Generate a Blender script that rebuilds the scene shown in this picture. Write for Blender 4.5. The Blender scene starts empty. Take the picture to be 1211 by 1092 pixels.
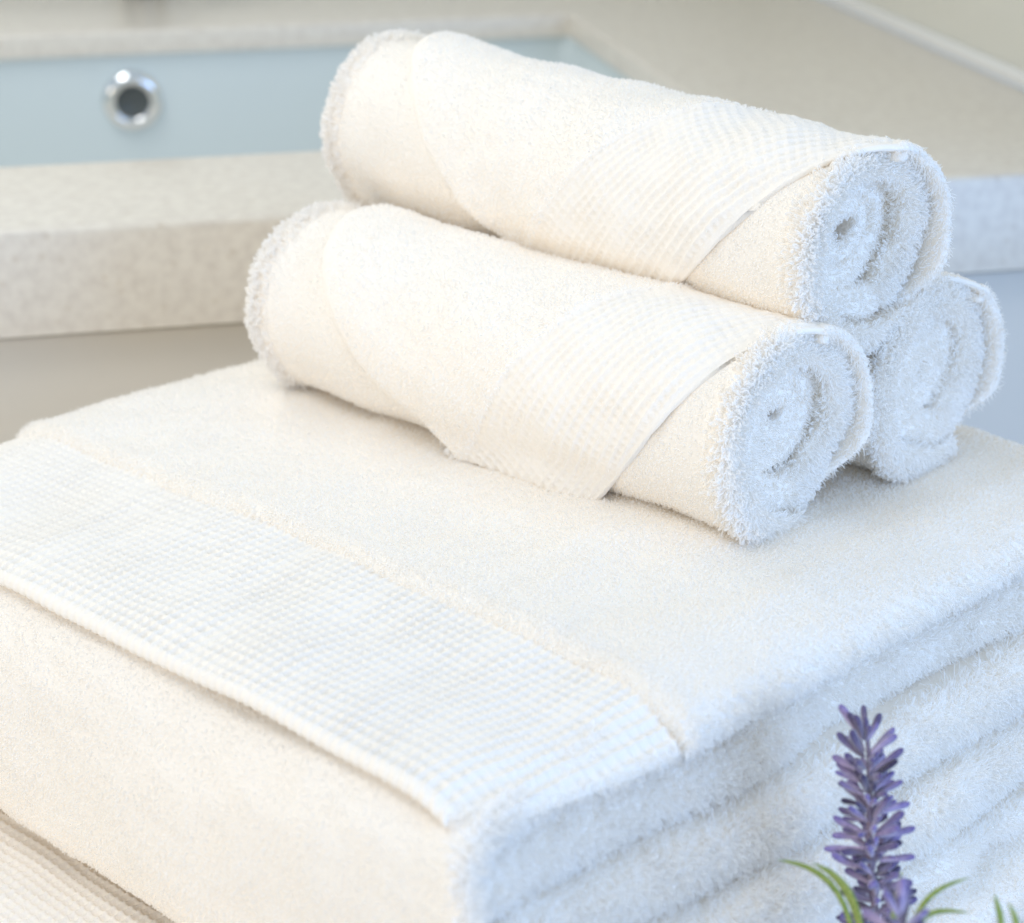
import bpy, math, numpy as np
from mathutils import Vector, Matrix

sc = bpy.context.scene
COL = sc.collection
T = 0.240                     # height of the towel stack above the bench
R = math.radians

# ------------------------------------------------------------------ camera
cam_d = bpy.data.cameras.new('camera')
cam = bpy.data.objects.new('camera', cam_d)
COL.objects.link(cam)
cam.location = (0, 0, T + 0.40)
cam.rotation_euler = (R(90 - 21.3), 0, 0)
cam_d.sensor_width = 36
cam_d.lens = 2550 / 1211 * 36
cam_d.clip_start = 0.02
cam_d.clip_end = 50
cam_d.dof.use_dof = True
cam_d.dof.focus_distance = 1.0
cam_d.dof.aperture_fstop = 7.2
sc.camera = cam

# ------------------------------------------------------------------ light
world = bpy.data.worlds.new('World')
sc.world = world
world.use_nodes = True
bg = world.node_tree.nodes['Background']
bg.inputs[0].default_value = (0.74, 0.87, 1.0, 1)
bg.inputs[1].default_value = 0.70


def area(name, loc, target, size, power, color, sy=None):
    d = bpy.data.lights.new(name, 'AREA')
    d.shape = 'RECTANGLE'
    d.size = size
    d.size_y = sy or size
    d.energy = power
    d.color = color
    o = bpy.data.objects.new(name, d)
    o.location = loc
    o.rotation_euler = (Vector(target) - Vector(loc)).to_track_quat('-Z', 'Y').to_euler()
    COL.objects.link(o)
    return o


area('ceiling_lamp', (-0.50, 0.50, T + 1.30), (0.05, 0.85, T), 0.5, 5.4, (0.99, 0.98, 0.97))
area('wall_lamp', (-1.15, -0.10, T + 0.04), (0.0, 0.95, T - 0.05), 0.9, 7.0, (1.0, 0.81, 0.60))
area('window', (1.40, -0.42, T + 0.20), (0.2, 0.85, T - 0.05), 1.2, 25.0, (0.30, 0.53, 1.0))
area('back_fill', (-0.62, 1.62, T + 0.85), (-0.22, 1.35, T), 0.5, 3.6, (1.0, 0.97, 0.92), 0.15)  # added fill, no real lamp: lifts the counter and the rolls' left rims

sc.view_settings.view_transform = 'Standard'
sc.view_settings.look = 'None'
sc.view_settings.exposure = 0.02
sc.view_settings.gamma = 1.0
sc.view_settings.use_curve_mapping = False
sc.cycles.max_bounces = 14
sc.cycles.diffuse_bounces = 11
sc.cycles.transmission_bounces = 8
sc.cycles.glossy_bounces = 4
sc.cycles.use_denoising = True
sc.cycles.use_adaptive_sampling = True
sc.cycles.adaptive_threshold = 0.02
try:
    sc.cycles_curves.shape = 'RIBBONS'
except Exception:
    pass


# ------------------------------------------------------------------ materials
def mat(name, color, rough=0.9, metal=0.0, spec=0.3):
    m = bpy.data.materials.new(name)
    m.use_nodes = True
    b = m.node_tree.nodes['Principled BSDF']
    b.inputs['Base Color'].default_value = (*color, 1)
    b.inputs['Roughness'].default_value = rough
    b.inputs['Metallic'].default_value = metal
    b.inputs['Specular IOR Level'].default_value = spec
    return m, b


def noise_bump(m, b, scale, strength, dist, detail=3.0):
    nt = m.node_tree
    tc = nt.nodes.new('ShaderNodeTexCoord')
    n = nt.nodes.new('ShaderNodeTexNoise')
    n.inputs['Scale'].default_value = scale
    n.inputs['Detail'].default_value = detail
    bu = nt.nodes.new('ShaderNodeBump')
    bu.inputs['Strength'].default_value = strength
    bu.inputs['Distance'].default_value = dist
    nt.links.new(tc.outputs['Object'], n.inputs['Vector'])
    nt.links.new(n.outputs['Fac'], bu.inputs['Height'])
    nt.links.new(bu.outputs['Normal'], b.inputs['Normal'])
    return n


COTTON = (0.945, 0.89, 0.812)
M_TERRY, b_ = mat('cotton_terry', COTTON, 1.0, 0, 0.0)
noise_bump(M_TERRY, b_, 520, 0.75, 0.0014)
M_WAFFLE, b_ = mat('cotton_waffle', COTTON, 0.95, 0, 0.05)
noise_bump(M_WAFFLE, b_, 1000, 0.5, 0.0007)
M_PILE, b_ = mat('cotton_pile', (0.972, 0.953, 0.924), 0.9, 0, 0.0)
nt = M_PILE.node_tree                              # cotton yarn lets light through
tr_ = nt.nodes.new('ShaderNodeBsdfTranslucent')
tr_.inputs['Color'].default_value = (0.972, 0.953, 0.924, 1)
mx_ = nt.nodes.new('ShaderNodeMixShader')
mx_.inputs[0].default_value = 0.42
nt.links.new(b_.outputs[0], mx_.inputs[1])
nt.links.new(tr_.outputs[0], mx_.inputs[2])
nt.links.new(mx_.outputs[0], nt.nodes['Material Output'].inputs['Surface'])


def stone_mat():
    m, b = mat('speckled_stone', (0.5, 0.45, 0.38), 0.28, 0, 0.45)
    nt = m.node_tree
    tc = nt.nodes.new('ShaderNodeTexCoord')
    n1 = nt.nodes.new('ShaderNodeTexNoise')
    n1.inputs['Scale'].default_value = 120
    n1.inputs['Detail'].default_value = 5
    r1 = nt.nodes.new('ShaderNodeValToRGB')
    r1.color_ramp.elements[0].position = 0.32
    r1.color_ramp.elements[0].color = (0.66, 0.605, 0.53, 1)
    r1.color_ramp.elements[1].position = 0.62
    r1.color_ramp.elements[1].color = (0.75, 0.70, 0.615, 1)
    v = nt.nodes.new('ShaderNodeTexVoronoi')
    v.inputs['Scale'].default_value = 75
    r2 = nt.nodes.new('ShaderNodeValToRGB')
    r2.color_ramp.elements[0].position = 0.0
    r2.color_ramp.elements[0].color = (1, 1, 1, 1)
    r2.color_ramp.elements[1].position = 0.26
    r2.color_ramp.elements[1].color = (0, 0, 0, 1)
    mx = nt.nodes.new('ShaderNodeMix')
    mx.data_type = 'RGBA'
    mx.inputs[7].default_value = (0.46, 0.36, 0.25, 1)
    ml = nt.nodes.new('ShaderNodeMath')
    ml.operation = 'MULTIPLY'
    ml.inputs[1].default_value = 0.3
    L = nt.links.new
    L(tc.outputs['Object'], n1.inputs['Vector'])
    L(tc.outputs['Object'], v.inputs['Vector'])
    L(n1.outputs['Fac'], r1.inputs['Fac'])
    L(v.outputs['Distance'], r2.inputs['Fac'])
    L(r2.outputs['Color'], ml.inputs[0])
    L(ml.outputs[0], mx.inputs[0])
    L(r1.outputs['Color'], mx.inputs[6])
    L(mx.outputs[2], b.inputs['Base Color'])
    return m


M_STONE = stone_mat()
M_CERAMIC, b_ = mat('white_ceramic', (0.66, 0.735, 0.75), 0.12, 0, 0.5)
M_CHROME, b_ = mat('chrome', (0.86, 0.87, 0.88), 0.08, 1.0)
M_GUN, b_ = mat('dark_metal', (0.16, 0.15, 0.13), 0.35, 1.0)
M_DARK, b_ = mat('hole_shade', (0.09, 0.10, 0.10), 0.3)  # shade of the overflow opening put into the colour
M_CABINET, b_ = mat('cabinet_paint', (0.69, 0.66, 0.60), 0.35)
noise_bump(M_CABINET, b_, 60, 0.05, 0.002)
M_WALL, b_ = mat('cream_wall', (0.70, 0.68, 0.60), 0.35)
noise_bump(M_WALL, b_, 30, 0.05, 0.002)
M_CAULK, b_ = mat('white_caulk', (0.8, 0.79, 0.76), 0.4)
M_BENCH, b_ = mat('bench_laminate', (0.68, 0.66, 0.62), 0.4)
noise_bump(M_BENCH, b_, 40, 0.1, 0.001)
M_FLOOR, b_ = mat('floor_tile', (0.5, 0.47, 0.42), 0.4)
noise_bump(M_FLOOR, b_, 20, 0.1, 0.002)


# ------------------------------------------------------------------ helpers
def thing(name, label, cat, loc=(0, 0, 0), rotz=0.0, group=None):
    o = bpy.data.objects.new(name, None)
    o.empty_display_size = 0.05
    COL.objects.link(o)
    o.location = loc
    o.rotation_euler = (0, 0, rotz)
    o['label'] = label
    o['category'] = cat
    if group:
        o['group'] = group
    return o


def link(name, me, material, parent=None):
    o = bpy.data.objects.new(name, me)
    if material and not me.materials:
        me.materials.append(material)
    COL.objects.link(o)
    if parent:
        o.parent = parent
    return o


def mesh_np(name, verts, faces, smooth=True):
    me = bpy.data.meshes.new(name)
    if isinstance(faces, np.ndarray):
        nf = len(faces)
        me.vertices.add(len(verts))
        me.vertices.foreach_set('co', np.asarray(verts, np.float32).ravel())
        me.loops.add(nf * 4)
        me.loops.foreach_set('vertex_index', faces.astype(np.int32).ravel())
        me.polygons.add(nf)
        me.polygons.foreach_set('loop_start', np.arange(nf, dtype=np.int32) * 4)
        me.update(calc_edges=True)
    else:
        me.from_pydata([tuple(v) for v in verts], [], faces)
    me.polygons.foreach_set('use_smooth', np.full(len(me.polygons), smooth))
    me.update()
    return me


def box(x0, x1, y0, y1, z0, z1, bev=0.0, seg=3):
    import bmesh
    bm = bmesh.new()
    bmesh.ops.create_cube(bm, size=1)
    for v in bm.verts:
        v.co = ((x0 + x1) / 2 + v.co.x * (x1 - x0), (y0 + y1) / 2 + v.co.y * (y1 - y0), (z0 + z1) / 2 + v.co.z * (z1 - z0))
    if bev:
        bmesh.ops.bevel(bm, geom=bm.edges[:], offset=bev, segments=seg, affect='EDGES', profile=0.6)
    me = bpy.data.meshes.new('box')
    bm.to_mesh(me)
    bm.free()
    if bev:
        me.polygons.foreach_set('use_smooth', np.full(len(me.polygons), True))
        me.set_sharp_from_angle(angle=R(50))
    return me


def lathe(profile, n=48):
    """profile: list of (r, z) -> closed-around mesh about Z"""
    pr = np.array(profile, float)
    th = np.linspace(0, 2 * math.pi, n, endpoint=False)
    V = np.stack([pr[:, None, 0] * np.cos(th), pr[:, None, 0] * np.sin(th), np.repeat(pr[:, 1:2], n, 1)], -1).reshape(-1, 3)
    F = []
    for i in range(len(pr) - 1):
        for j in range(n):
            F.append((i * n + j, i * n + (j + 1) % n, (i + 1) * n + (j + 1) % n, (i + 1) * n + j))
    return mesh_np('lathe', V, np.array(F))


def tube(pts, rad, n=10, flat=1.0):
    """tapered tube along pts, closed with end caps"""
    P = np.array(pts, float)
    rad = np.broadcast_to(np.asarray(rad, float), (len(P),))
    t = np.gradient(P, axis=0)
    t /= np.linalg.norm(t, axis=1)[:, None]
    ref = np.array([0.13, 0.99, 0.05])
    V = []
    for p, d, r in zip(P, t, rad):
        x = np.cross(ref, d)
        x /= np.linalg.norm(x)
        y = np.cross(d, x)
        for k in range(n):
            a = 2 * math.pi * k / n
            V.append(p + r * (math.cos(a) * x + flat * math.sin(a) * y))
    F = []
    for i in range(len(P) - 1):
        for k in range(n):
            F.append((i * n + k, i * n + (k + 1) % n, (i + 1) * n + (k + 1) % n, (i + 1) * n + k))
    F.append(tuple(range(n))[::-1])
    F.append(tuple(range((len(P) - 1) * n, len(P) * n)))
    return mesh_np('tube', V, F)


def wob(P, amp, wl, seed, n=7):
    """smooth random field over points (sum of plane waves), about +-amp"""
    rg = np.random.default_rng(seed)
    out = np.zeros(len(P))
    for _ in range(n):
        d = rg.normal(size=3)
        d /= np.linalg.norm(d)
        out += np.sin(P @ d * (2 * math.pi / (wl * rg.uniform(0.6, 1.7))) + rg.uniform(0, 6.283))
    return out * amp / math.sqrt(n) * 1.2


def smooth01(x):
    x = np.clip(x, 0, 1)
    return x * x * (3 - 2 * x)


# --------------------------------------------------------- cloth sheets
class Sheet:
    """A thick sheet of cloth: a path in the (v, z) plane swept along u, with rounded edges all round."""

    def __init__(self, path, t, u0, u1, ntop, nbot=None, nend=7, cap=True, flip=False, square=1.0):
        path = np.array(path, float)
        S = len(path)
        t = np.broadcast_to(np.asarray(t, float), (S,)).copy()
        u0 = np.broadcast_to(np.asarray(u0, float), (S,)).copy()
        u1 = np.broadcast_to(np.asarray(u1, float), (S,)).copy()
        if cap:      # rounded path ends
            q = np.linspace(0, 1, 6)[:-1]
            d0 = path[0] - path[1]
            d0 /= np.linalg.norm(d0)
            d1 = path[-1] - path[-2]
            d1 /= np.linalg.norm(d1)
            c = np.sin(q * math.pi / 2)
            e0 = [(path[0] + d0 * t[0] / 2 * math.cos(a * math.pi / 2)) for a in q]
            e1 = [(path[-1] + d1 * t[-1] / 2 * math.sin(a * math.pi / 2)) for a in (1 - q)[::-1] if a > 0]
            c1 = [math.cos(a * math.pi / 2) for a in (1 - q)[::-1] if a > 0]
            path = np.vstack([e0, path, e1])
            t = np.concatenate([t[0] * np.maximum(c, 0.0005), t, t[-1] * np.maximum(c1, 0.0005)])
            u0 = np.concatenate([[u0[0]] * len(e0), u0, [u0[-1]] * len(e1)])
            u1 = np.concatenate([[u1[0]] * len(e0), u1, [u1[-1]] * len(e1)])
            S = len(path)
        nbot = nbot or max(8, ntop // 4)
        tg = np.gradient(path, axis=0)
        tg /= np.maximum(np.linalg.norm(tg, axis=1), 1e-9)[:, None]
        nrm = np.stack([-tg[:, 1], tg[:, 0]], -1)
        if flip:
            nrm = -nrm
        # profile loop
        ft = np.linspace(0, 1, ntop)
        fb = np.linspace(1, 0, nbot)
        ang = np.linspace(0, math.pi, nend + 2)[1:-1]
        frac = np.concatenate([ft, np.ones(nend), fb, np.zeros(nend)])
        sa, ca = np.sin(ang) ** square, np.sign(np.cos(ang)) * np.abs(np.cos(ang)) ** square
        du = np.concatenate([np.zeros(ntop), sa, np.zeros(nbot), -sa])
        nn = np.concatenate([np.ones(ntop), ca, -np.ones(nbot), -ca])
        K = len(frac)
        r = t / 2
        u = (u0 + r)[:, None] + ((u1 - r) - (u0 + r))[:, None] * frac + du * r[:, None]
        off = nn[None] * r[:, None]
        V = np.stack([u, path[:, 0:1] + off * nrm[:, 0:1], path[:, 1:2] + off * nrm[:, 1:2]], -1)
        self.V = V.reshape(-1, 3)
        self.S, self.K = S, K
        arc = np.concatenate([[0], np.cumsum(np.linalg.norm(np.diff(path, axis=0), axis=1))])
        g = np.ones((S, K))
        self.arc = (arc[:, None] * g).ravel()
        self.u = u.ravel()
        self.nn = (nn[None] * g).ravel()
        self.edge = (np.abs(du)[None] * g).ravel()          # 1 on the rounded side edges
        self.endside = (np.sign(du)[None] * g).ravel()
        self.u0 = (u0[:, None] * g).ravel()
        self.u1 = (u1[:, None] * g).ravel()
        self.sidx = (np.arange(S)[:, None] * g).ravel()
        i, k = np.meshgrid(np.arange(S - 1), np.arange(K), indexing='ij')
        k2 = (k + 1) % K
        F = np.stack([i * K + k, i * K + k2, (i + 1) * K + k2, (i + 1) * K + k], -1).reshape(-1, 4)
        self.F = F
        self.N = np.stack([np.zeros((S, K)), nn[None] * np.repeat(nrm[:, 0:1], K, 1), nn[None] * np.repeat(nrm[:, 1:2], K, 1)], -1).reshape(-1, 3)
        self.N[:, 0] = self.edge * self.endside
        self.N /= np.maximum(np.linalg.norm(self.N, axis=1), 1e-6)[:, None]
        a, b, c, d = (self.V[F[:, j]] for j in range(4))
        if (np.cross(c - a, d - b) * self.N[F[:, 0]]).sum() < 0:       # faces look outwards
            self.F = F[:, ::-1]

    def push(self, d):
        self.V = self.V + self.N * np.asarray(d)[:, None]

    def mesh(self, name):
        return mesh_np(name, self.V, self.F)

    def sample(self, n, weight, rg):
        """n random points on the surface: position, normal, face index, area-weighted by weight per face"""
        a, b, c, d = (self.V[self.F[:, j]] for j in range(4))
        cr = np.cross(c - a, d - b)
        ar = np.linalg.norm(cr, axis=1) / 2
        nr = cr / np.maximum(np.linalg.norm(cr, axis=1), 1e-12)[:, None]
        w = ar * weight
        cs = np.cumsum(w)
        f = np.searchsorted(cs, rg.uniform(0, cs[-1], n))
        f = np.minimum(f, len(self.F) - 1)
        s, t = rg.uniform(size=(2, n, 1))
        P = a[f] * (1 - s) * (1 - t) + b[f] * s * (1 - t) + c[f] * s * t + d[f] * (1 - s) * t
        return P, nr[f], f

    def face(self, attr):
        return attr[self.F].mean(1)

    def area(self, weight):
        a, b, c, d = (self.V[self.F[:, j]] for j in range(4))
        return float((np.linalg.norm(np.cross(c - a, d - b), axis=1) / 2 * weight).sum())


def make_curves(name, P, rad, parent, material=None):
    """P: (n, k, 3) points of n strands; rad: (n, k)"""
    n, k = P.shape[:2]
    cu = bpy.data.hair_curves.new(name)
    cu.add_curves([k] * n)
    cu.attributes['position'].data.foreach_set('vector', np.ascontiguousarray(P, np.float32).ravel())
    at = cu.attributes.get('radius') or cu.attributes.new('radius', 'FLOAT', 'POINT')
    at.data.foreach_set('value', np.ascontiguousarray(rad, np.float32).ravel())
    cu.materials.append(material or M_PILE)
    o = bpy.data.objects.new(name, cu)
    COL.objects.link(o)
    o.parent = parent
    o['kind'] = 'stuff'
    return o


def flow_field(P, seed, wl=0.035):
    return np.stack([wob(P, 0.6, wl, seed + k) for k in range(3)], -1)


def strands(P, N, length, rg, lean=0.7, rad=0.00022, droop=0.25, flow=None):
    n = len(P)
    ln = length * rg.uniform(0.6, 1.3, n)
    d = N + rg.normal(size=(n, 3)) * lean * 0.6
    if flow is not None:
        d = d + flow
    d /= np.linalg.norm(d, axis=1)[:, None]
    side = rg.normal(size=(n, 3)) * 0.25
    g = np.array([0, 0, -1.0]) * droop
    out = np.empty((n, 4, 3))
    for j, q in enumerate((-0.15, 0.35, 0.72, 1.0)):
        out[:, j] = P + (d * q + (side + g) * max(q, 0) ** 2) * ln[:, None]
    r = np.array([1.1, 1.05, 0.9, 0.45])[None] * rad * rg.uniform(0.7, 1.3, (n, 1))
    return out, r


def loops(P, N, length, rg, lean=0.5, rad=0.00036, droop=0.3, flow=None):
    """little yarn loops standing on the cloth"""
    n = len(P)
    ln = length * rg.uniform(0.6, 1.35, n)
    d = N + rg.normal(size=(n, 3)) * lean * 0.6 + np.array([0, 0, -droop])
    if flow is not None:
        d = d + flow
    d /= np.linalg.norm(d, axis=1)[:, None]
    s = np.cross(d, rg.normal(size=(n, 3)))
    s /= np.maximum(np.linalg.norm(s, axis=1), 1e-6)[:, None]
    b = np.cross(d, s)
    wd = rg.uniform(0.14, 0.24, n) * ln
    out = np.empty((n, 7, 3))
    for j, (h, w, bb) in enumerate(((-0.1, -0.5, 0), (0.4, -0.9, 0.1), (0.8, -0.8, 0.25), (1.0, 0.0, 0.3), (0.8, 0.8, 0.2), (0.4, 0.8, 0.0), (-0.1, 0.4, 0))):
        out[:, j] = P + d * (h * ln)[:, None] + s * (w * wd)[:, None] + b * (bb * ln * 0.4)[:, None]
    r = np.full((n, 7), rad) * rg.uniform(0.75, 1.25, (n, 1))
    return out, r


NS = [0]


def pile(sheet, parent, weight, density, length, seed, kind='strand', lean=0.7, rad=0.00022, droop=0.25, name='pile', flow=0.5, nap=(0, 0, 0), radial=None):
    """weight: per vertex density factor (0..1); density in strands per square metre"""
    rg = np.random.default_rng(seed)
    wf = np.clip(sheet.face(weight), 0, None)
    n = int(sheet.area(wf) * density)
    if n < 10:
        return None
    P, N, f = sheet.sample(n, wf, rg)
    ln = sheet.face(np.broadcast_to(np.asarray(length, float), (len(sheet.V),)))[f]
    fl = flow_field(P, seed) * flow + np.array(nap, float)
    if radial is not None:                        # comb outwards from an axis at height radial
        rv = P * [0, 1, 1] - [0, 0, radial]
        fl = fl + 0.75 * rv / np.maximum(np.linalg.norm(rv, axis=1), 1e-6)[:, None]
    fl = fl - N * (fl * N).sum(1)[:, None]        # the nap lies along the cloth, never into it
    NS[0] += n
    if kind == 'strand':
        o, r = strands(P, N, ln, rg, lean, rad, droop, fl)
    else:
        o, r = loops(P, N, ln, rg, lean, rad, droop, fl)
    return make_curves(name, o, r, parent)


def waffle(x, y, c=0.0049, depth=0.0013, seed=0):
    """woven cells with uneven spacing, depth and threads"""
    Q = np.stack([x, y, 0 * x], -1)
    x = x + wob(Q, 0.00022, 0.02, 900 + seed) + wob(Q, 0.0016, 0.09, 901 + seed)
    y = y + wob(Q, 0.00022, 0.02, 902 + seed) + wob(Q, 0.0016, 0.09, 903 + seed)
    rx = (0.5 + 0.5 * np.cos(2 * math.pi * x / c)) ** 1.4
    ry = (0.5 + 0.5 * np.cos(2 * math.pi * y / c)) ** 1.4
    k = 1 + wob(Q, 0.2, 0.02, 904 + seed)
    return depth * k * (np.maximum(rx, 0.78 * ry) + 0.35 * rx * ry - 0.75)


# ------------------------------------------------------------------ setting
ZC = T + 0.05
V_O = Vector((-0.315, 1.285, 0))
V_ROT = math.atan2(0.224, 0.975)


def setting(o, loc=True):
    o['kind'] = 'structure'
    if loc:
        o.location = (V_O.x, V_O.y, 0)
        o.rotation_euler = (0, 0, V_ROT)
    return o


setting(link('floor', box(-1.5, 2.5, -2.5, 1.6, -0.72, -0.70), M_FLOOR))
setting(link('wall_back', box(-1.6, 0.828, 0.922, 0.99, -0.70, 1.9), M_WALL))
wall_side = setting(link('wall_side', box(0.812, 0.90, -0.25, 0.918, ZC + 0.002, 1.9), M_WALL))
link('caulk_line', box(0.803, 0.8115, -0.02, 0.918, ZC + 0.0005, ZC + 0.012, 0.003), M_CAULK, wall_side)

vanity = thing('vanity', 'beige stone vanity counter with undermount basin behind the towels', 'vanity', (V_O.x, V_O.y, 0), V_ROT)
SX0, SX1, SY0, SY1 = -0.33, 0.538, 0.177, 0.692


def counter_mesh():
    import bmesh
    bm = bmesh.new()
    X = (-1.2, SX0, SX1, 0.806)
    Y = (0.0, SY0, SY1, 0.92)
    top, th = ZC, 0.022
    for i in range(3):
        for j in range(3):
            if i == 1 and j == 1:
                continue
            vs = [bm.verts.new((X[i + a], Y[j + b], top)) for a, b in ((0, 0), (1, 0), (1, 1), (0, 1))]
            bm.faces.new(vs)
    bmesh.ops.remove_doubles(bm, verts=bm.verts[:], dist=1e-5)
    r = bmesh.ops.extrude_face_region(bm, geom=bm.faces[:])
    for v in r['geom']:
        if isinstance(v, bmesh.types.BMVert):
            v.co.z -= 0.068 if v.co.y < 0.001 else th
    bmesh.ops.recalc_face_normals(bm, faces=bm.faces[:])
    ed = [e for e in bm.edges if abs(e.verts[0].co.z - top) < 1e-6 and abs(e.verts[1].co.z - top) < 1e-6 and e.calc_face_angle(0) > 0.5]
    bmesh.ops.bevel(bm, geom=ed, offset=0.004, segments=3, affect='EDGES', profile=0.5)
    me = bpy.data.meshes.new('counter')
    bm.to_mesh(me)
    bm.free()
    me.polygons.foreach_set('use_smooth', np.full(len(me.polygons), True))
    me.set_sharp_from_angle(angle=R(40))
    return me


link('counter_slab', counter_mesh(), M_STONE, vanity)


def basin_mesh():
    """undermount basin: rounded rectangular bowl, open at the top"""
    rows = []
    x0, x1, y0, y1 = SX0 - 0.006, SX1 + 0.006, SY0 - 0.006, SY1 + 0.006
    prof = [(0, -0.0225, 0.02), (0.001, -0.06, 0.022), (0.004, -0.135, 0.026), (0.014, -0.168, 0.034), (0.032, -0.184, 0.05), (0.07, -0.190, 0.08), (0.18, -0.194, 0.09)]
    n = 8
    for ins, z, rad in prof:
        row = []
        for cx, cy, a0 in ((x1 - ins - rad, y1 - ins - rad, 0), (x0 + ins + rad, y1 - ins - rad, 90), (x0 + ins + rad, y0 + ins + rad, 180), (x1 - ins - rad, y0 + ins + rad, 270)):
            for k in range(n):
                a = R(a0 + 90 * k / (n - 1))
                row.append((cx + rad * math.cos(a), cy + rad * math.sin(a), ZC + z))
        rows.append(row)
    m = len(rows[0])
    V = [p for r in rows for p in r]
    F = []
    for i in range(len(rows) - 1):
        for k in range(m):
            F.append((i * m + k, (i + 1) * m + k, (i + 1) * m + (k + 1) % m, i * m + (k + 1) % m))
    F.append(tuple(range((len(rows) - 1) * m, len(rows) * m))[::-1])
    return mesh_np('basin', V, F)


basin = link('basin', basin_mesh(), M_CERAMIC, vanity)
# overflow: chrome ring with a disc coloured dark for the shade inside its hole
ring = link('overflow_ring', lathe([(0.0150, -0.006), (0.0154, 0.0044), (0.0168, 0.0066), (0.020, 0.0072), (0.0245, 0.0058), (0.0275, 0.003), (0.0285, -0.002)], 64), M_CHROME, basin)
OV = Vector((0.121, SY1 + 0.0035, ZC - 0.066))
ring.location = OV
ring.rotation_euler = (R(90), 0, 0)
hole = link('overflow_hole', lathe([(0.0158, 0.0052), (0.0150, 0.0042), (0.0125, 0.0026), (0.0001, 0.0018)], 40), M_DARK, basin)
hole.location = OV
hole.rotation_euler = (R(90), 0, 0)
# cabinet below the counter, with a recessed top rail and panel doors
link('cabinet_body', box(-1.18, 0.80, 0.045, 0.86, -0.66, ZC - 0.152), M_CABINET, vanity)
link('top_rail', box(-1.18, 0.80, 0.040, 0.16, ZC - 0.150, ZC - 0.0685), M_CABINET, vanity)
for k, (dx0, dx1) in enumerate(((-1.17, -0.682), (-0.678, -0.19), (-0.186, 0.302), (0.306, 0.794))):
    link('cabinet_door', box(dx0, dx1, 0.016, 0.040, -0.62, ZC - 0.0735, 0.003), M_CABINET, vanity)

faucet = thing('faucet', 'dark metal basin faucet at the back of the stone counter', 'faucet', (V_O.x, V_O.y, 0), V_ROT)
o = link('base', lathe([(0.0, 0.16), (0.019, 0.16), (0.021, 0.155), (0.021, 0.02), (0.0215, 0.012), (0.0215, 0.0)], 40), M_GUN, faucet)
o.location = (0.15, 0.899, ZC + 0.001)
o = link('spout', tube([(0, 0, 0.125), (0, -0.04, 0.15), (0, -0.09, 0.163), (0, -0.14, 0.16), (0, -0.165, 0.148)], [0.014, 0.013, 0.012, 0.012, 0.012], 16), M_GUN, faucet)
o.location = (0.15, 0.899, ZC)
o = link('handle', tube([(0, 0, 0.16), (0, 0.005, 0.185), (0, 0.04, 0.20)], [0.012, 0.009, 0.006], 14), M_GUN, faucet)
o.location = (0.15, 0.899, ZC)

# ------------------------------------------------------------------ towel frame
A = Vector((0.717, -0.697, 0)).normalized()
B = Vector((-A.y, A.x, 0))
ROT = math.atan2(A.y, A.x)


def place(a, b, z=0.0):
    p = A * a + B * b
    return (p.x, p.y, z)


bench = thing('bench', 'plain pale bench top under the stack of folded towels', 'bench', place(-1.0, 0.36, 0), ROT)
link('bench_top', box(-0.10, 0.86, -0.12, 0.66, -0.032, 0, 0.004), M_BENCH, bench)
for lx in (-0.06, 0.80):
    for ly in (-0.08, 0.60):
        link('leg', box(lx, lx + 0.04, ly, ly + 0.04, -0.70, -0.0325, 0.003), M_BENCH, bench)


# ------------------------------------------------------------------ folded bath towels
def droop_fn(u, v, U, seed, P):
    """soft sag of the top towards its sides, plus gentle waves"""
    e = 0.012 * np.clip(1 - (U - u) / 0.045, 0, 1.2) ** 2 + 0.010 * np.clip(1 - u / 0.05, 0, 1.2) ** 2
    e += 0.0045 * np.clip(1 - v / 0.03, 0, 1.2) ** 2 + 0.008 * np.clip(1 - (U - u) / 0.07, 0, 1.2) ** 1.5 * np.clip(1 - v / 0.07, 0, 1) ** 1.2
    Q = P.copy()
    Q[:, 2] = 0
    return -e + wob(Q, 0.0014, 0.16, seed) + wob(Q, 0.0005, 0.05, seed + 1)


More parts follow.
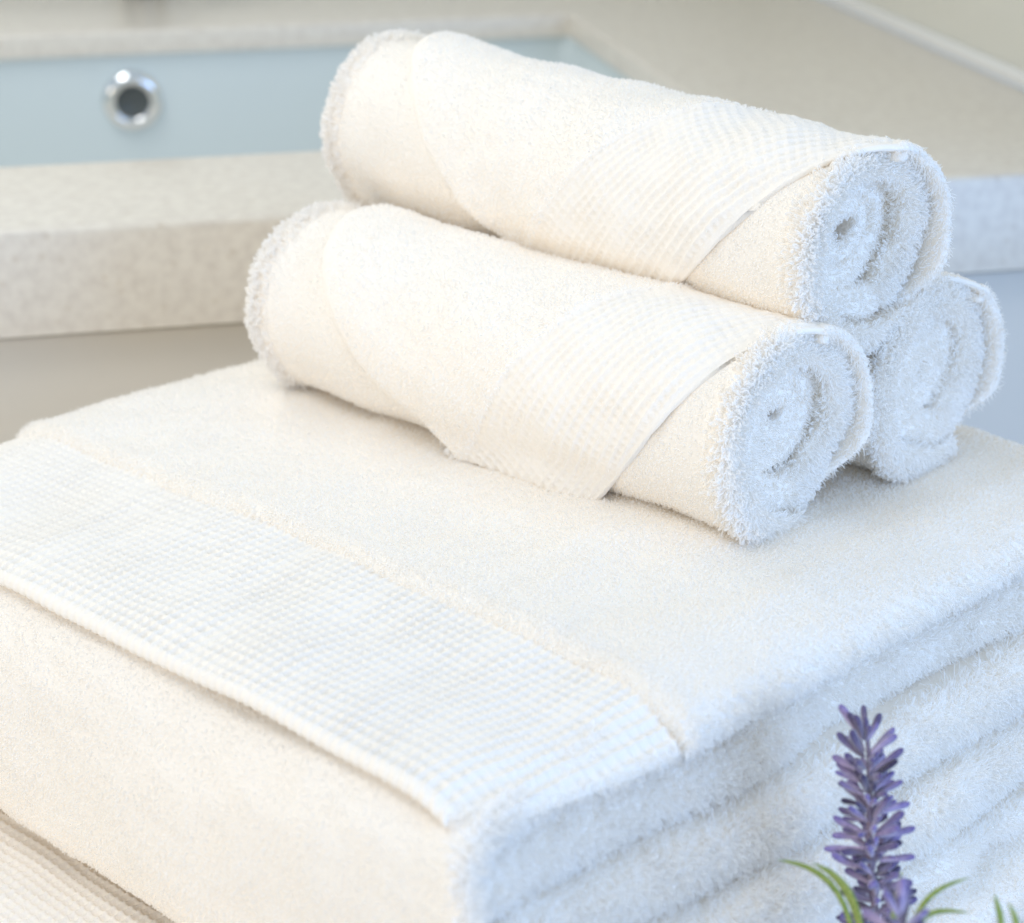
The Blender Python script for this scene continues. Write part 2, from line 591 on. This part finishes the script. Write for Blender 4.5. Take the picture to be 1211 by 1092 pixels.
def folded_towel(label, a, b, z, U, seed, band=0.122, steps=(0, -0.022, -0.010, 0.0, 0.003), fine=0.00075, under=False, Z=0.100):
    t = thing('folded_bath_towel', label, 'towel', place(a, b, z), ROT, 'stack of folded bath towels')

    def shown(s):                                       # the lower towel's top is covered further in
        return ((s.V[:, 1] < 0.12) | (s.V[:, 0] > U - 0.10)) * 1.0 if under else 1.0

    # --- waffle border lying on top, its hem along the front edge
    nv = int((band + 0.004) / fine)
    pv = np.linspace(0.004, band + 0.004, nv)
    uc = U - 0.012 * np.clip(1 - pv / 0.11, 0, 1) ** 1.6 - 0.010 * np.clip(1 - pv / 0.03, 0, 1) ** 2
    s = Sheet(np.stack([pv, np.full(nv, Z - 0.0062)], -1), 0.0062, 0.0, uc - 0.003, int(U / fine), int(U / fine))
    top = np.clip(s.nn, -0.2, 1)
    s.V[:, 2] += droop_fn(s.V[:, 0], s.V[:, 1], U, seed, s.V)
    s.V[:, 2] -= 0.006 * np.clip((s.V[:, 0] - U + 0.030) / 0.030, 0, 1.3) ** 1.7
    wv = waffle(s.u, s.V[:, 1], 0.0055, 0.0018, seed)
    ef = smooth01((s.arc - 0.0025) / 0.0035)
    s.push((wv * ef + 0.8 * np.maximum(wv, 0) * (1 - ef)) * np.clip(s.nn, 0, 1) * smooth01(s.arc / 0.003) * smooth01((s.arc.max() - s.arc) / 0.003))
    s.V[:, 1] -= 0.0004 * np.cos(2 * math.pi * s.u / 0.0055) * (1 - smooth01((s.arc - 0.001) / 0.005)) * smooth01((s.u - 0.01) / 0.01)
    wb = link('waffle_band', s.mesh('waffle_band'), M_WAFFLE, t)
    pile(s, wb, (np.clip(s.nn, 0, 1) * 0.6 + 0.6 * s.edge) * shown(s), 60000, 0.0009, seed + 5, rad=0.00010, lean=1.3, name='fuzz')
    pile(s, wb, s.edge ** 1.2 * (s.endside > 0), 900000, 0.0034, seed + 16, lean=0.7, rad=0.00018, flow=0.5, name='fuzz')
    # --- terry panel behind it, turning down over the back edge
    pv = np.linspace(band, 0.452, 110)
    zz = np.full(len(pv), Z - 0.0065)
    th = np.linspace(0, math.pi / 2, 14)[1:]
    bk = np.stack([0.452 + 0.022 * np.sin(th), Z - 0.0065 - 0.022 * (1 - np.cos(th))], -1)
    dn = np.stack([np.full(8, 0.474), np.linspace(Z - 0.0065 - 0.022, 0.02, 9)[1:]], -1)
    s = Sheet(np.vstack([np.stack([pv, zz], -1), bk, dn]), 0.0135, 0.0, U, 150, 40, nend=9)
    dz = droop_fn(s.V[:, 0], s.V[:, 1], U, seed, s.V)
    s.V[:, 2] += dz
    s.V[:, 1] += wob(s.V * [1, 0, 0], 0.0012, 0.11, seed + 2) * (s.V[:, 1] < band + 0.02)
    ridge = np.exp(-((s.V[:, 1] - band - 0.003) / 0.005) ** 2) * 0.0018
    s.push((ridge + wob(s.V, 0.0003, 0.02, seed + 3)) * np.clip(s.nn, 0, 1))
    tp = link('terry_panel', s.mesh('terry_panel'), M_TERRY, t)
    upw = np.clip(s.nn, 0, 1) ** 2 * (s.V[:, 1] < 0.47) * shown(s)
    pile(s, tp, upw, 260000, 0.0015, seed + 6, lean=0.9, rad=0.00021, flow=0.8, nap=(0.5, -0.2, 0))
    pile(s, tp, upw, 340000, 0.0012, seed + 15, 'loop', rad=0.00020, lean=0.9, flow=0.7, nap=(0.5, -0.2, 0), name='loops')
    lipb = np.exp(-((s.V[:, 1] - band) / 0.005) ** 2) * (s.nn > -0.3)
    pile(s, tp, (s.edge ** 0.7 + 0.7 * lipb) * shown(s), 600000, 0.0026, seed + 13, lean=0.7, rad=0.00019, flow=0.6, nap=(0.4, 0, -0.3))
    lip = s.edge ** 2 * (s.endside > 0)
    pile(s, tp, lip * shown(s), 330000, 0.0032, seed + 7, 'loop', rad=0.00029, droop=0.4, lean=0.4, name='loops')
    # --- outer fold: a thick round fold along the front, closed underneath
    hh = (Z - 0.0328) / 2
    zc = hh + 0.0115
    th = np.linspace(math.pi / 2, 3 * math.pi / 2, 46)
    c_, s_ = np.cos(th), np.sin(th)
    arc = np.stack([0.030 + 0.038 * np.sign(c_) * np.abs(c_) ** np.where(s_ > 0, 0.70, 0.36), zc + hh * np.sign(s_) * np.abs(s_) ** 0.86], -1)
    p = np.vstack([np.stack([np.linspace(0.43, 0.034, 60), np.full(60, zc + hh)], -1), arc, np.stack([np.linspace(0.034, 0.43, 60), np.full(60, zc - hh)], -1)])
    v = p[:, 0]
    idx = np.arange(len(p))
    fr = smooth01((0.085 - v) / 0.075)
    u1 = np.where(idx < 83, U + steps[1] * (1 - fr), U + steps[-1] * (1 - fr)) + fr * (-0.011 + 0.025 * smooth01((zc + hh - p[:, 1]) / 0.05))
    s = Sheet(p, 0.0175, 0.004, u1, 150, 30, nend=11)
    s.push(wob(s.V * [0.5, 1, 1], 0.0018, 0.06, seed + 8) + wob(s.V, 0.0006, 0.022, seed + 9))
    fo = link('front_fold', s.mesh('front_fold'), M_TERRY, t)
    front = (s.V[:, 1] < 0.05) * (1 - 0.6 * s.edge)
    pile(s, fo, front, 240000, 0.0012, seed + 10, lean=1.0, rad=0.00019, flow=0.8)
    pile(s, fo, front, 320000, 0.0010, seed + 14, 'loop', rad=0.00019, lean=1.0, flow=0.8, name='loops')
    sd = s.edge * (s.endside > 0)
    pile(s, fo, sd, 800000, 0.0042, seed + 12, lean=0.6, rad=0.00021, flow=0.5, nap=(0, 0, 0.25), droop=0.1)
    pile(s, fo, sd ** 1.5 * (s.V[:, 1] < 0.04), 330000, 0.0042, seed + 11, 'loop', rad=0.00030, droop=0.2, lean=0.4, name='loops')
    # --- inner layers seen from the side
    nl = len(steps) - 3
    gap = (2 * hh - 0.0175) / nl
    for j in range(nl):
        zm, st, v0 = zc + hh - 0.00875 - gap * (j + 0.5), steps[2 + j], 0.024
        pv = np.linspace(v0, 0.44, 70)
        near = smooth01(1 - (pv - v0) / 0.16)
        s = Sheet(np.stack([pv, np.full(70, zm)], -1), gap * 1.14, 0.006, U + st - (st + 0.008) * near * 0.5, 60, 30, nend=13)
        s.V[:, 0] += wob(s.V * [0, 1, 0.3], 0.0022, 0.12, seed + 20 + j) * (s.V[:, 0] > U / 2)
        s.push(wob(s.V, 0.0010, 0.07, seed + 22 + j))
        la = link('inner_layer', s.mesh('inner_layer'), M_TERRY, t)
        w = s.edge ** 0.8 * (s.endside > 0)
        pile(s, la, w, 800000, 0.0042, seed + 24 + j, lean=0.6, rad=0.00022, droop=0.1, flow=0.8, nap=(0, 0.1, 0.3))
        pile(s, la, w ** 2, 240000, 0.0042, seed + 26 + j, 'loop', rad=0.00031, droop=0.2, lean=0.4, name='loops')
    return t


folded_towel('upper folded white bath towel with waffle border, carrying the three rolls', -0.955, 0.481, T - 0.140, 0.474, 11,
             steps=(0, -0.018, -0.004, 0.016, 0.028, 0.034), Z=0.140)
folded_towel('lower folded white bath towel, jutting out under the upper one', -0.955, 0.394, T - 0.240, 0.528, 71, band=0.15,
             steps=(0, -0.006, 0.0, 0.006, 0.01), under=True)


# ------------------------------------------------------------------ rolled towels
def rolled_towel(label, a_mid, b_mid, z, L, R0, seed, drot=0.0, tilt=0.0, fine=0.0011, hem_tip=0.60, hem_th=78, left0=0.06, left1=0.27, core=0.006, tl=0.0112, W=0.062, lexp=2.3, dish=0.012, th_e=-48, tab=1.0, inner_loop=0.0030):
    t = thing('rolled_towel', label, 'towel', place(a_mid, b_mid, z), ROT + drot, 'rolled hand towels')
    t.rotation_euler = (0, tilt, ROT + drot)
    tf = 0.0042                                   # flap thickness
    rb = R0 - tf                                  # outside radius of the wound body
    x0, x1 = -L / 2, L / 2
    zc = R0 * 0.985

    def round_pos(r, th):                         # slightly squashed circle resting on z = 0
        y = r * np.cos(th) * 1.015
        zz = zc + r * np.sin(th) * 0.985
        return np.stack([y, zz], -1)

    # --- wound body: a spiral whose every turn steps out along its first third
    turns = int((rb - tl / 2 - core) / tl + 0.5)
    c0 = rb - tl / 2 - turns * tl
    th_end = R(th_e)
    x = np.linspace(-turns - 0.35, 0, int((turns + 0.35) * 80))
    th = th_end + x * 2 * math.pi
    w_ = np.floor(x + 1e-9)
    w_ = np.where(x >= -1e-9, -1, w_)
    g = smooth01((x - w_) / 0.36)
    r = np.maximum(rb - tl / 2 + (w_ + g) * tl, 0.0020)
    r = r * (1 + 0.02 * np.sin(2 * th + seed) * (x < -1))
    tt = np.where(x < -1, tl * 1.12, tl * 1.03)
    tt = np.where(x < -turns + 0.3, tl * 0.9, tt)
    thin = 0.6 * smooth01((x + 0.13) / 0.13)
    r = r + tl * thin / 2
    tt = tt * (1 - thin)
    full = 0.6 * tl * np.where(x > -1, 1 - g, smooth01((x + 1.14) / 0.14))
    r = r + full / 2
    tt = tt + full
    q = np.clip(r / (rb - tl / 2), 0, 1)
    rec = dish * np.clip(1.06 - q ** 2.4, 0, 1) + 0.0012 * np.sin(th * 0.53 + seed) * (x < -1)
    bul = tf * 0.95 * smooth01((-np.sin(th) - 0.55) / 0.35) * smooth01((x + 1.1) / 0.1)
    s = Sheet(round_pos(r + bul, th), tt, x0 + 0.001 + rec * 0.8, x1 - 0.007 - rec, 60, 30, nend=11, flip=True, square=0.55)
    xs = np.repeat(np.concatenate([[x[0]] * 5, x, [x[-1]] * (s.S - len(x) - 5)]), s.K)
    outer = (xs > -1.0) * 1.0
    s.push(wob(s.V, 0.0009, 0.06, seed) * outer)
    s.push(0.0012 * s.edge * outer)
    bd = link('wound_body', s.mesh('wound_body'), M_TERRY, t)
    n_out = np.clip(s.nn, 0, 1)
    vis = (s.V[:, 1] < 0.03) * 1.0
    pile(s, bd, outer * n_out * vis, 240000, 0.0011, seed + 1, lean=1.1, rad=0.00019, flow=0.8)
    pile(s, bd, outer * n_out * vis, 320000, 0.0010, seed + 17, 'loop', rad=0.00019, lean=1.0, flow=0.8, name='loops')
    w = s.edge ** 1.0
    right, left = (s.endside > 0) * 1.0, (s.endside < 0) * 1.0
    pile(s, bd, w * outer, 700000, 0.0028, seed + 3, lean=0.6, rad=0.00020, flow=0.4, radial=zc, droop=0.05)
    pile(s, bd, w * outer * right, 520000, 0.0039, seed + 2, 'loop', rad=0.00036, droop=0.0, lean=0.35, flow=0.5, radial=zc, name='loops')
    rim = outer * n_out * (smooth01((s.u - s.u1 + 0.010) / 0.006) + 1.2 * smooth01((s.u0 + 0.010 - s.u) / 0.006))
    pile(s, bd, rim * vis, 380000, 0.0034, seed + 12, 'loop', rad=0.00034, droop=0.0, lean=0.4, flow=0.4, name='loops')
    pile(s, bd, (w + 0.5 * rim) * left * outer, 400000, 0.0042, seed + 14, 'loop', rad=0.00032, droop=0.0, lean=0.4, flow=0.3, radial=zc, name='loops')
    pile(s, bd, w * (1 - outer) * right, 600000, 0.0024, seed + 13, lean=1.0, rad=0.00021, flow=0.9, droop=0.1)
    pile(s, bd, w * (1 - outer) * right, 150000, inner_loop, seed + 4, 'loop', rad=0.00030, droop=0.1, flow=0.9, name='loops')

    wall = np.clip(-s.nn, 0, 1) * smooth01((s.u - s.u1 + 0.022) / 0.008) * outer
    pile(s, bd, wall, 600000, 0.0034, seed + 16, lean=0.9, rad=0.00020, flow=0.6)

    # --- outer flap: from under the back, over the top, down the front to a loose corner
    rm = rb + tf / 2 - 0.0004
    th_a, th_b = R(-58), R(212)
    nth = int((th_b - th_a) * R0 / fine)
    th = np.linspace(th_a, th_b, nth)
    p = round_pos(np.full(nth, rm), th)
    tan = p[-1] - p[-2]
    tan /= np.linalg.norm(tan)
    down = np.array([0.10, -1.0])
    down /= np.linalg.norm(down)
    ext, cur, k = [], p[-1].copy(), 0
    while cur[1] > 0.0035 and k < 60:
        k += 1
        dvec = tan * (1 - min(1, k / 14)) + down * min(1, k / 14)
        dvec /= np.linalg.norm(dvec)
        cur = cur + dvec * fine
        ext.append(cur.copy())
    p = np.vstack([p, ext])
    arc = np.concatenate([[0], np.cumsum(np.linalg.norm(np.diff(p, axis=0), axis=1))])
    f0 = np.interp(R(hem_th), th, arc[:nth])                # the hem leaves the end here
    fr = np.clip((arc - f0) / (arc[-1] - f0), 0, 1)
    xe = x1 + 0.002
    u1 = xe + (x0 + L * hem_tip - xe) * fr
    u1 += 0.009 * np.sin(fr * math.pi)
    fb = np.interp(R(-15), th, arc[:nth])
    u1 -= 0.016 * smooth01((fb - arc) / fb * 1.2)
    f1 = np.interp(R(50), th, arc[:nth])
    frl = np.clip((arc - f1) / (arc[-1] - f1), 0, 1)
    u0 = x0 + L * (left0 + (left1 - left0) * frl ** lexp)
    s = Sheet(p, tf, u0, u1, int(L / fine), 40, nend=7, flip=True)
    slope = (xe - x0 - L * hem_tip) / (arc[-1] - f0)
    cs, sn = 1 / math.hypot(1, slope), slope / math.hypot(1, slope)
    # distance from the hem line, and coordinate along it
    far = s.arc - f0
    dh = (s.u1 - s.u) * np.where(far > 0, cs, 1)
    dhem = (xe - s.u - slope * far) * cs
    along = (xe - s.u) * sn + far * cs
    inw = smooth01((W - dhem) / 0.0016) * (s.nn > -0.2)
    topn = np.clip(s.nn, 0, 1)
    d = inw * waffle(dhem, along, 0.0050, 0.0012, seed) * smooth01((dh - 0.002) / 0.003)
    d += (1 - inw) * 0.0005 * topn
    d += 0.0005 * np.exp(-((dhem - W - 0.0012) / 0.0016) ** 2) * topn
    loose = np.clip((left0 * L + 0.09 - (s.u - x0)) / 0.07, 0, 1) * np.clip(s.V[:, 2] / (2 * R0), 0, 1) ** 2
    d += 0.0035 * smooth01(loose) * np.where(s.nn < 0, -1, 1)
    d += (wob(s.V, 0.0009, 0.07, seed + 5) + wob(s.V, 0.0003, 0.02, seed + 6)) * np.where(s.nn < 0, -1, 1)
    # hem: thicker edge, ribbed where it runs round the end
    hemk = smooth01((0.006 - dh) / 0.003)
    d += hemk * np.where(far < 0, 0.0006 + 0.0004 * np.sin(2 * math.pi * (s.arc + wob(s.V, 0.0012, 0.03, seed + 30)) / 0.0043), -0.0009) * np.where(s.nn < -0.3, 0.3, 1)
    # left border: edge and a stitch groove
    dl = s.u - s.u0
    d += topn * (-0.0013 * np.exp(-(dl / 0.0032) ** 2))
    s.push(d)
    fl = link('outer_flap', s.mesh('outer_flap'), M_WAFFLE, t)
    vis = (s.V[:, 1] < 0.035) * 1.0
    terry = (1 - inw) * topn * vis * smooth01((dl - 0.0055) / 0.002)
    pile(s, fl, terry, 240000, 0.0013, seed + 7, lean=1.1, rad=0.00019, flow=0.8)
    pile(s, fl, terry, 360000, 0.0012, seed + 15, 'loop', rad=0.00020, lean=1.0, flow=0.8, name='loops')
    pile(s, fl, inw * topn * vis, 130000, 0.0008, seed + 8, lean=1.3, rad=0.00010, name='fuzz')
    pile(s, fl, s.edge * (far < 0.002), 600000, 0.0022, seed + 9, lean=1.0, rad=0.00014, name='fuzz')
    ins = np.clip(-s.nn, 0, 1) * smooth01((s.u - s.u1 + 0.018) / 0.006) * (far < 0)
    pile(s, fl, ins, 600000, 0.0030, seed + 18, lean=0.8, rad=0.00020, flow=0.6)
    bot = smooth01((s.arc - s.arc.max() + 0.010) / 0.008) * (dhem > W + 0.002) * vis
    pile(s, fl, bot * np.clip(s.nn + 0.6, 0, 1), 300000, 0.0030, seed + 10, 'loop', rad=0.00026, name='loops')
    # --- the folded hem corner tucked into the end, a small curl
    c = round_pos(np.array([rm - 0.0035]), np.array([R(hem_th - 6)]))[0]
    m = lathe([(0.0002, 0.0048), (0.0020, 0.0046), (0.0036, 0.0034), (0.0042, 0.0012), (0.0042, -0.004), (0.003, -0.010), (0.0002, -0.011)], 20)
    co = np.empty(len(m.vertices) * 3)
    m.vertices.foreach_get('co', co)
    co = co.reshape(-1, 3)
    co = co[:, [2, 0, 1]] + wob(co, 0.0007, 0.008, seed + 12)[:, None] * 0.7
    m.vertices.foreach_set('co', co.ravel())
    m.update()
    k = link('hem_corner', m, M_TERRY, t)
    k.location = (xe - 0.0045, c[0], c[1])
    k.scale = (1, tab, tab * 0.8)
    return t


G = 0.0015
rolled_towel('rolled white towel resting on top of the other two rolls', -0.732, 0.824, T + 0.0795, 0.360, 0.0510, 101, drot=R(-3.5), tilt=R(0.8), hem_tip=0.70, hem_th=84, left0=0.06, left1=0.44, lexp=1.5, W=0.076, dish=0.017, th_e=-55, tab=0.85)
rolled_towel('lower rolled white towel nearest the waffle border, its loose corner hanging down', -0.720, 0.760, T - G - 0.001, 0.334, 0.0525, 202, drot=R(0.8), hem_tip=0.72, hem_th=80, left0=0.09, left1=0.43, W=0.072, dish=0.013, th_e=-80, tl=0.0125, tab=1.0)
rolled_towel('lower rolled white towel mostly hidden behind the other two rolls', -0.725, 0.871, T - G, 0.348, 0.0520, 303, drot=R(0.5), fine=0.0016, hem_tip=0.7, hem_th=58, dish=0.006, th_e=-62, tl=0.0135, tab=0.7, inner_loop=0.0042)


# ------------------------------------------------------------------ lavender
def lav_mat(name, lo, hi):
    m, b = mat(name, hi, 0.9, 0, 0.1)
    b.inputs['Sheen Weight'].default_value = 0.6
    nt = m.node_tree
    tc = nt.nodes.new('ShaderNodeTexCoord')
    sp = nt.nodes.new('ShaderNodeSeparateXYZ')
    oi = nt.nodes.new('ShaderNodeObjectInfo')
    n = nt.nodes.new('ShaderNodeTexNoise')
    n.inputs['Scale'].default_value = 700
    ad = nt.nodes.new('ShaderNodeMath')
    ad.operation = 'MULTIPLY_ADD'
    ad.inputs[1].default_value = 85.0
    r = nt.nodes.new('ShaderNodeValToRGB')
    r.color_ramp.elements[0].position = 0.15
    r.color_ramp.elements[0].color = (*lo, 1)
    r.color_ramp.elements[1].position = 0.95
    r.color_ramp.elements[1].color = (*hi, 1)
    sub = nt.nodes.new('ShaderNodeMath')
    sub.operation = 'MULTIPLY_ADD'
    sub.inputs[1].default_value = 0.7
    hs = nt.nodes.new('ShaderNodeHueSaturation')
    mr = nt.nodes.new('ShaderNodeMapRange')
    mr.inputs[3].default_value = 0.35
    mr.inputs[4].default_value = 1.9
    L = nt.links.new
    L(tc.outputs['Object'], sp.inputs[0])
    L(tc.outputs['Object'], n.inputs['Vector'])
    L(n.outputs['Fac'], sub.inputs[0])
    sub.inputs[2].default_value = -0.35
    L(sp.outputs['Z'], ad.inputs[0])
    L(sub.outputs[0], ad.inputs[2])
    L(ad.outputs[0], r.inputs['Fac'])
    L(oi.outputs['Random'], mr.inputs[0])
    L(mr.outputs[0], hs.inputs['Value'])
    L(r.outputs['Color'], hs.inputs['Color'])
    L(hs.outputs['Color'], b.inputs['Base Color'])
    bu = nt.nodes.new('ShaderNodeBump')
    bu.inputs['Strength'].default_value = 0.5
    bu.inputs['Distance'].default_value = 0.0004
    L(n.outputs['Fac'], bu.inputs['Height'])
    L(bu.outputs['Normal'], b.inputs['Normal'])
    return m


M_FLORET = lav_mat('lavender_floret', (0.42, 0.34, 0.45), (0.085, 0.065, 0.20))
M_STEM, b_ = mat('lavender_stem', (0.30, 0.24, 0.30), 0.7)
M_LEAF, b_ = mat('lavender_leaf', (0.17, 0.27, 0.035), 0.8, 0, 0.15)
n_ = noise_bump(M_LEAF, b_, 300, 0.2, 0.0005)
nt = M_LEAF.node_tree
rmp = nt.nodes.new('ShaderNodeValToRGB')
rmp.color_ramp.elements[0].position = 0.35
rmp.color_ramp.elements[0].color = (0.16, 0.25, 0.05, 1)
rmp.color_ramp.elements[1].position = 0.65
rmp.color_ramp.elements[1].color = (0.46, 0.50, 0.16, 1)
n2 = nt.nodes.new('ShaderNodeTexNoise')
n2.inputs['Scale'].default_value = 60
nt.links.new(n2.outputs['Fac'], rmp.inputs['Fac'])
nt.links.new(rmp.outputs['Color'], b_.inputs['Base Color'])
M_POT, b_ = mat('white_pot', (0.75, 0.74, 0.72), 0.3)


def cam_point(px, py, depth):
    """a place in the room, given in the photograph's own pixel grid and metres from the lens"""
    p = R(21.3)
    fw = Vector((0, math.cos(p), -math.sin(p)))
    up = Vector((0, math.sin(p), math.cos(p)))
    d = fw + Vector((1, 0, 0)) * ((px - 605.5) / 2550) + up * (-(py - 546) / 2550)
    return Vector((0, 0, T + 0.40)) + d * depth


rg = np.random.default_rng(5)


def floret_mesh(seed):
    """a closed lavender bud: ribbed calyx tube widening to a blunt, slightly split tip"""
    r2 = np.random.default_rng(seed)
    n, rows = 10, [(0.0, 0.0006), (0.0012, 0.0010), (0.0035, 0.00135), (0.006, 0.0017), (0.0082, 0.00185), (0.0096, 0.0016), (0.0104, 0.0010), (0.0107, 0.0003)]
    V, F = [], []
    bend = r2.uniform(-0.0012, 0.0012, 2)
    for z, r in rows:
        for k in range(n):
            a = 2 * math.pi * k / n
            rr = r * (1 + 0.14 * math.cos(5 * a)) * r2.uniform(0.94, 1.06)
            V.append((rr * math.cos(a) + bend[0] * (z / 0.01) ** 2, rr * 0.85 * math.sin(a) + bend[1] * (z / 0.01) ** 2, z))
    for i in range(len(rows) - 1):
        for k in range(n):
            F.append((i * n + k, i * n + (k + 1) % n, (i + 1) * n + (k + 1) % n, (i + 1) * n + k))
    F.append(tuple(range(n))[::-1])
    F.append(tuple(range((len(rows) - 1) * n, len(rows) * n)))
    me = mesh_np('floret', V, F)
    me.materials.append(M_FLORET)
    return me


FLORETS = [floret_mesh(s) for s in range(6)]
base = cam_point(1040, 1330, 0.83)
plant = thing('lavender_plant', 'purple lavender spike with narrow green leaves in front of the towels', 'lavender', (base.x, base.y, 0))
O0 = Vector((base.x, base.y, 0))


def spike(px_top, py_top, px_bot, py_bot, depth, whorls, seed, scale=1.0):
    r2 = np.random.default_rng(seed)
    top, bot = cam_point(px_top, py_top, depth) - O0, cam_point(px_bot, py_bot, depth) - O0
    bot.z = max(bot.z, 0.02)
    pts = [bot.lerp(top, f) + Vector((0.0012 * math.sin(5 * f + seed), 0, 0)) for f in np.linspace(0, 1, 12)]
    foot = Vector((0.0 + 0.01 * math.sin(seed * 3), 0.008 * math.cos(seed * 2), 0.055))
    stem_pts = [foot.lerp(bot, f) for f in np.linspace(0, 1, 6)][:-1] + pts
    sp = link('flower_spike', tube(stem_pts, [0.0017] * 5 + list(np.linspace(0.0017, 0.0009, 12)), 8), M_STEM, plant)
    ax = (top - bot).normalized()
    e1 = ax.orthogonal().normalized()
    e2 = ax.cross(e1)
    k = 0
    for w in range(whorls):
        f = (w + 0.1) / whorls
        c = bot.lerp(top, f)
        m = 13 if w < whorls - 2 else 9
        ph = r2.uniform(0, 6.28)
        for j in range(m):
            a = ph + 2 * math.pi * j / m + r2.normal() * 0.16
            el = R(10 + 28 * f + r2.normal() * 11) if w < whorls - 1 else R(62 + r2.normal() * 8)
            d = (e1 * math.cos(a) + e2 * math.sin(a)) * math.cos(el) + ax * math.sin(el)
            o = bpy.data.objects.new('floret', FLORETS[int(r2.integers(6))])
            COL.objects.link(o)
            o.parent = sp
            sz = scale * (1.12 - 0.06 * f) * r2.uniform(0.65, 1.25)
            o.location = c + ax * r2.normal() * 0.0012 + d * 0.0024
            q = d.to_track_quat('Z', 'Y')
            o.rotation_mode = 'QUATERNION'
            o.rotation_quaternion = q @ Matrix.Rotation(r2.uniform(0, 6.28), 3, 'Z').to_quaternion()
            o.scale = (sz * 0.72, sz * 0.72, sz * r2.uniform(0.85, 1.25))
            k += 1
    return sp


spike(1022, 868, 1040, 1115, 0.86, 16, 3)
spike(1062, 1066, 1078, 1220, 0.775, 7, 8, 1.0)


def leaf(pts, width, seed, depth=0.83, d_tip=0.0):
    """a narrow arching blade given by image points from tip to foot"""
    n = 14
    src = np.array(pts, float)
    s = np.linspace(0, 1, len(src))
    q = np.linspace(0, 1, n)
    # smooth interpolation through the points
    xs = np.interp(q, s, src[:, 0])
    ys = np.interp(q, s, src[:, 1])
    for _ in range(3):
        xs[1:-1] = (xs[:-2] + 2 * xs[1:-1] + xs[2:]) / 4
        ys[1:-1] = (ys[:-2] + 2 * ys[1:-1] + ys[2:]) / 4
    P = [cam_point(x, y, depth + d_tip * (1 - f)) - O0 for x, y, f in zip(xs, ys, q)]
    P[-1].z = max(P[-1].z, 0.03)
    V, F = [], []
    for i, p in enumerate(P):
        tg = (P[min(i + 1, n - 1)] - P[max(i - 1, 0)]).normalized()
        sd = tg.cross(Vector((0.25 * math.sin(seed), -0.9, 0.35))).normalized()
        up = sd.cross(tg).normalized()
        w = width * 0.68 * (0.06 + 0.94 * min(1, (i / (n - 1)) * 3.0) ** 0.7) * (1 - 0.35 * (i / (n - 1)))
        V += [p - sd * w / 2 + up * w * 0.12, p - up * w * 0.10, p + sd * w / 2 + up * w * 0.12, p + up * w * 0.16]
        if i:
            b0, b1 = (i - 1) * 4, i * 4
            for k in range(4):
                F.append((b0 + k, b0 + (k + 1) % 4, b1 + (k + 1) % 4, b1 + k))
    F.append((0, 1, 2, 3))
    F.append(tuple(range((n - 1) * 4, n * 4))[::-1])
    return link('leaf', mesh_np('leaf', V, F), M_LEAF, plant)


leaf([(919, 1017), (950, 1021), (985, 1042), (1005, 1080), (1018, 1150), (1035, 1290)], 0.0042, 1)
leaf([(960, 1020), (985, 1032), (1004, 1056), (1018, 1095), (1028, 1160), (1038, 1290)], 0.0048, 2, 0.822)
leaf([(975, 1024), (998, 1042), (1014, 1070), (1024, 1120), (1040, 1290)], 0.0040, 5, 0.815)
leaf([(1066, 1030), (1062, 1052), (1056, 1080), (1050, 1140), (1042, 1290)], 0.0040, 3, 0.80)
leaf([(1147, 1038), (1118, 1046), (1095, 1062), (1080, 1085), (1062, 1160), (1045, 1290)], 0.0036, 4, 0.81)
leaf([(1147, 1080), (1122, 1076), (1100, 1078), (1082, 1092), (1064, 1160), (1046, 1290)], 0.0036, 6, 0.805)
leaf([(1176, 1057), (1180, 1074), (1188, 1100), (1150, 1200), (1052, 1310)], 0.0046, 7, 0.79)
leaf([(1192, 1068), (1200, 1082), (1206, 1110), (1165, 1210), (1056, 1315)], 0.0042, 9, 0.78)
pot = link('pot', lathe([(0.0, 0.004), (0.026, 0.0), (0.029, 0.003), (0.036, 0.062), (0.0375, 0.066), (0.0345, 0.066), (0.033, 0.056), (0.0, 0.056)], 40), M_POT, plant)
